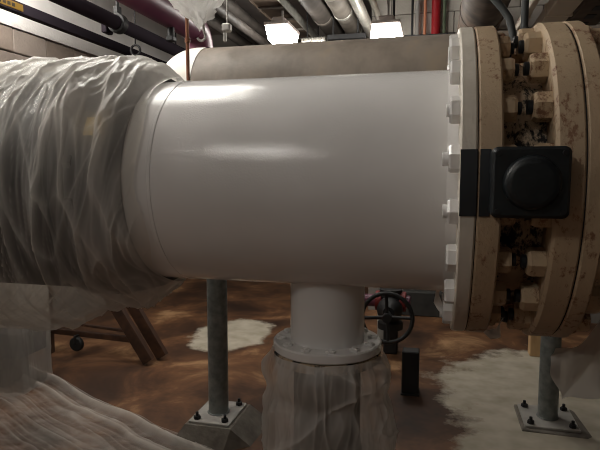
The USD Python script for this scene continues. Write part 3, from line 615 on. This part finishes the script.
part(t, 'hanger_rod', rod((-.735, 5.21, 2.71), (-.735, 5.21, ZC), .010), black_metal)
part(t, 'hanger_rod', rod((-.968, 5.21, 2.71), (-.968, 5.21, ZC), .008), black_metal)
t = thing('corrugated_conduit', 'silvery corrugated conduit lying level beside the left lamp', 'conduit', loc=(-1.1, 5.15, 2.66))
pr = [(0, 0)] + [(.030 + .006 * (k % 2), .008 * k) for k in range(1, 30)] + [(0, .24)]
part(t, 'hose', lathe(pr, (-1.28, 5.22, 2.695), (1, 0, 0), 20, False), silver)
part(t, 'hanger', rod((-1.22, 5.22, 2.72), (-1.22, 5.22, ZC), .006), black_metal)
t = thing('trapeze_strut', 'long dark strut channel in front of the back wall, right of the right lamp', 'strut', loc=(-.2, 5.0, 2.63))
part(t, 'channel', box(-.42, .14, 5.12, 5.17, 2.625, 2.672, .003), black_metal)
for x in (-.235, -.565):
    part(t, 'hanger_rod', rod((max(x, -.40), 5.145, 2.66), (max(x, -.40), 5.145, ZC), .011), black_metal)

def vpipe(name, label, x, r, material, y=PY - .06, zlo=0.0, cat='pipe', couple=None):
    t = thing(name, label, cat, loc=(x, y, zlo))
    part(t, 'tube', rod((x, y, zlo), (x, y, ZC), r, 24), material)
    if couple: part(t, 'coupling', rod((x, y, couple), (x, y, couple + .07), r * 1.25, 24), material)
    part(t, 'wall_bracket', box(x - r * 1.1, x + r * 1.1, y, PY - .012, 3.2, 3.23), black_metal)
vpipe('wall_conduit', 'grey vertical conduit on the back wall, left of the orange pipe', -.205, .022, conduit_grey, couple=3.0, cat='conduit', zlo=2.0)
vpipe('orange_riser', 'thin orange copper vertical pipe on the back wall', -.135, .014, orange_pipe, zlo=2.0)
vpipe('red_riser', 'red vertical fire pipe on the back wall', -.032, .042, red_paint, zlo=2.0)
vpipe('green_riser', 'narrow dull green vertical pipe right of the red pipe', .047, .016, green_paint, zlo=2.0)

run('brown_main', 'broad stained brown pipe overhead above the white flange', 'pipe', 0.33, 2.72, .17, 2.75, 5.6, brown_duct, (3.6, 4.6), brown_duct)
t = thing('flexible_conduit', 'grey flexible conduit curving down behind the cream flange', 'conduit', loc=(.28, 2.5, 1.95))
part(t, 'hose', tube([(.16, 2.5, 2.40), (.17, 2.5, 2.28), (.21, 2.5, 2.19), (.255, 2.5, 2.135), (.285, 2.5, 2.09), (.30, 2.5, 2.03), (.305, 2.5, 1.96), (.306, 2.52, 1.9)], .015, 14), hose_grey)
part(t, 'stub', rod((.16, 2.5, 2.39), (.16, 2.5, ZC), .014), hose_grey)
part(t, 'clip', ring((.306, 2.52, 1.90), (0, 0, 1), 0.0145, .019, .02, 20, .001), black_metal)
t = thing('straight_conduit', 'dark grey conduit dropping straight behind the cream flanges', 'conduit', loc=(.35, 2.5, 1.9))
part(t, 'tube', rod((.345, 2.5, 1.98), (.345, 2.5, ZC), .015, 20), hose_grey)
part(t, 'coupling', rod((.345, 2.5, 2.0), (.345, 2.5, 2.05), .019, 20), hose_grey)
def yduct(name, label, x0, x1, z0, z1, material, y0=2.6, y1=5.6):
    t = thing(name, label, 'duct', loc=((x0 + x1) / 2, y0, z0))
    part(t, 'duct_body', box(x0, x1, y0, y1, z0, z1, .006), material)
    for y in (y0 + .6, y0 + 1.5, y0 + 2.4):
        part(t, 'joint', box(x0 - .008, x1 + .008, y, y + .03, z0 - .008, z1 + .008, .003), material)
    part(t, 'hanger', rod(((x0 + x1) / 2, y0 + .8, z1), ((x0 + x1) / 2, y0 + .8, ZC), .008), black_metal)
yduct('beige_channel', 'narrow pale channel slanting overhead beside the flexible conduit', .555, .60, 2.50, 2.56, beige_duct)
yduct('beige_duct', 'pale beige duct slanting overhead above the cream flanges', .70, .86, 2.50, 2.58, beige_duct)
t = thing('perforated_channel', 'brown slotted channel overhead at the upper right', 'channel', loc=(.95, 3, 2.52))
part(t, 'channel', box(.90, 1.12, 2.6, 5.6, 2.52, 2.60, .006), brown_duct)
for k in range(12):
    part(t, 'slot', box(.98, 1.04, 2.8 + .2 * k, 2.9 + .2 * k, 2.516, 2.5205, .001), black_metal)
part(t, 'hanger', rod((1.0, 3.6, 2.59), (1.0, 3.6, ZC), .008), black_metal)
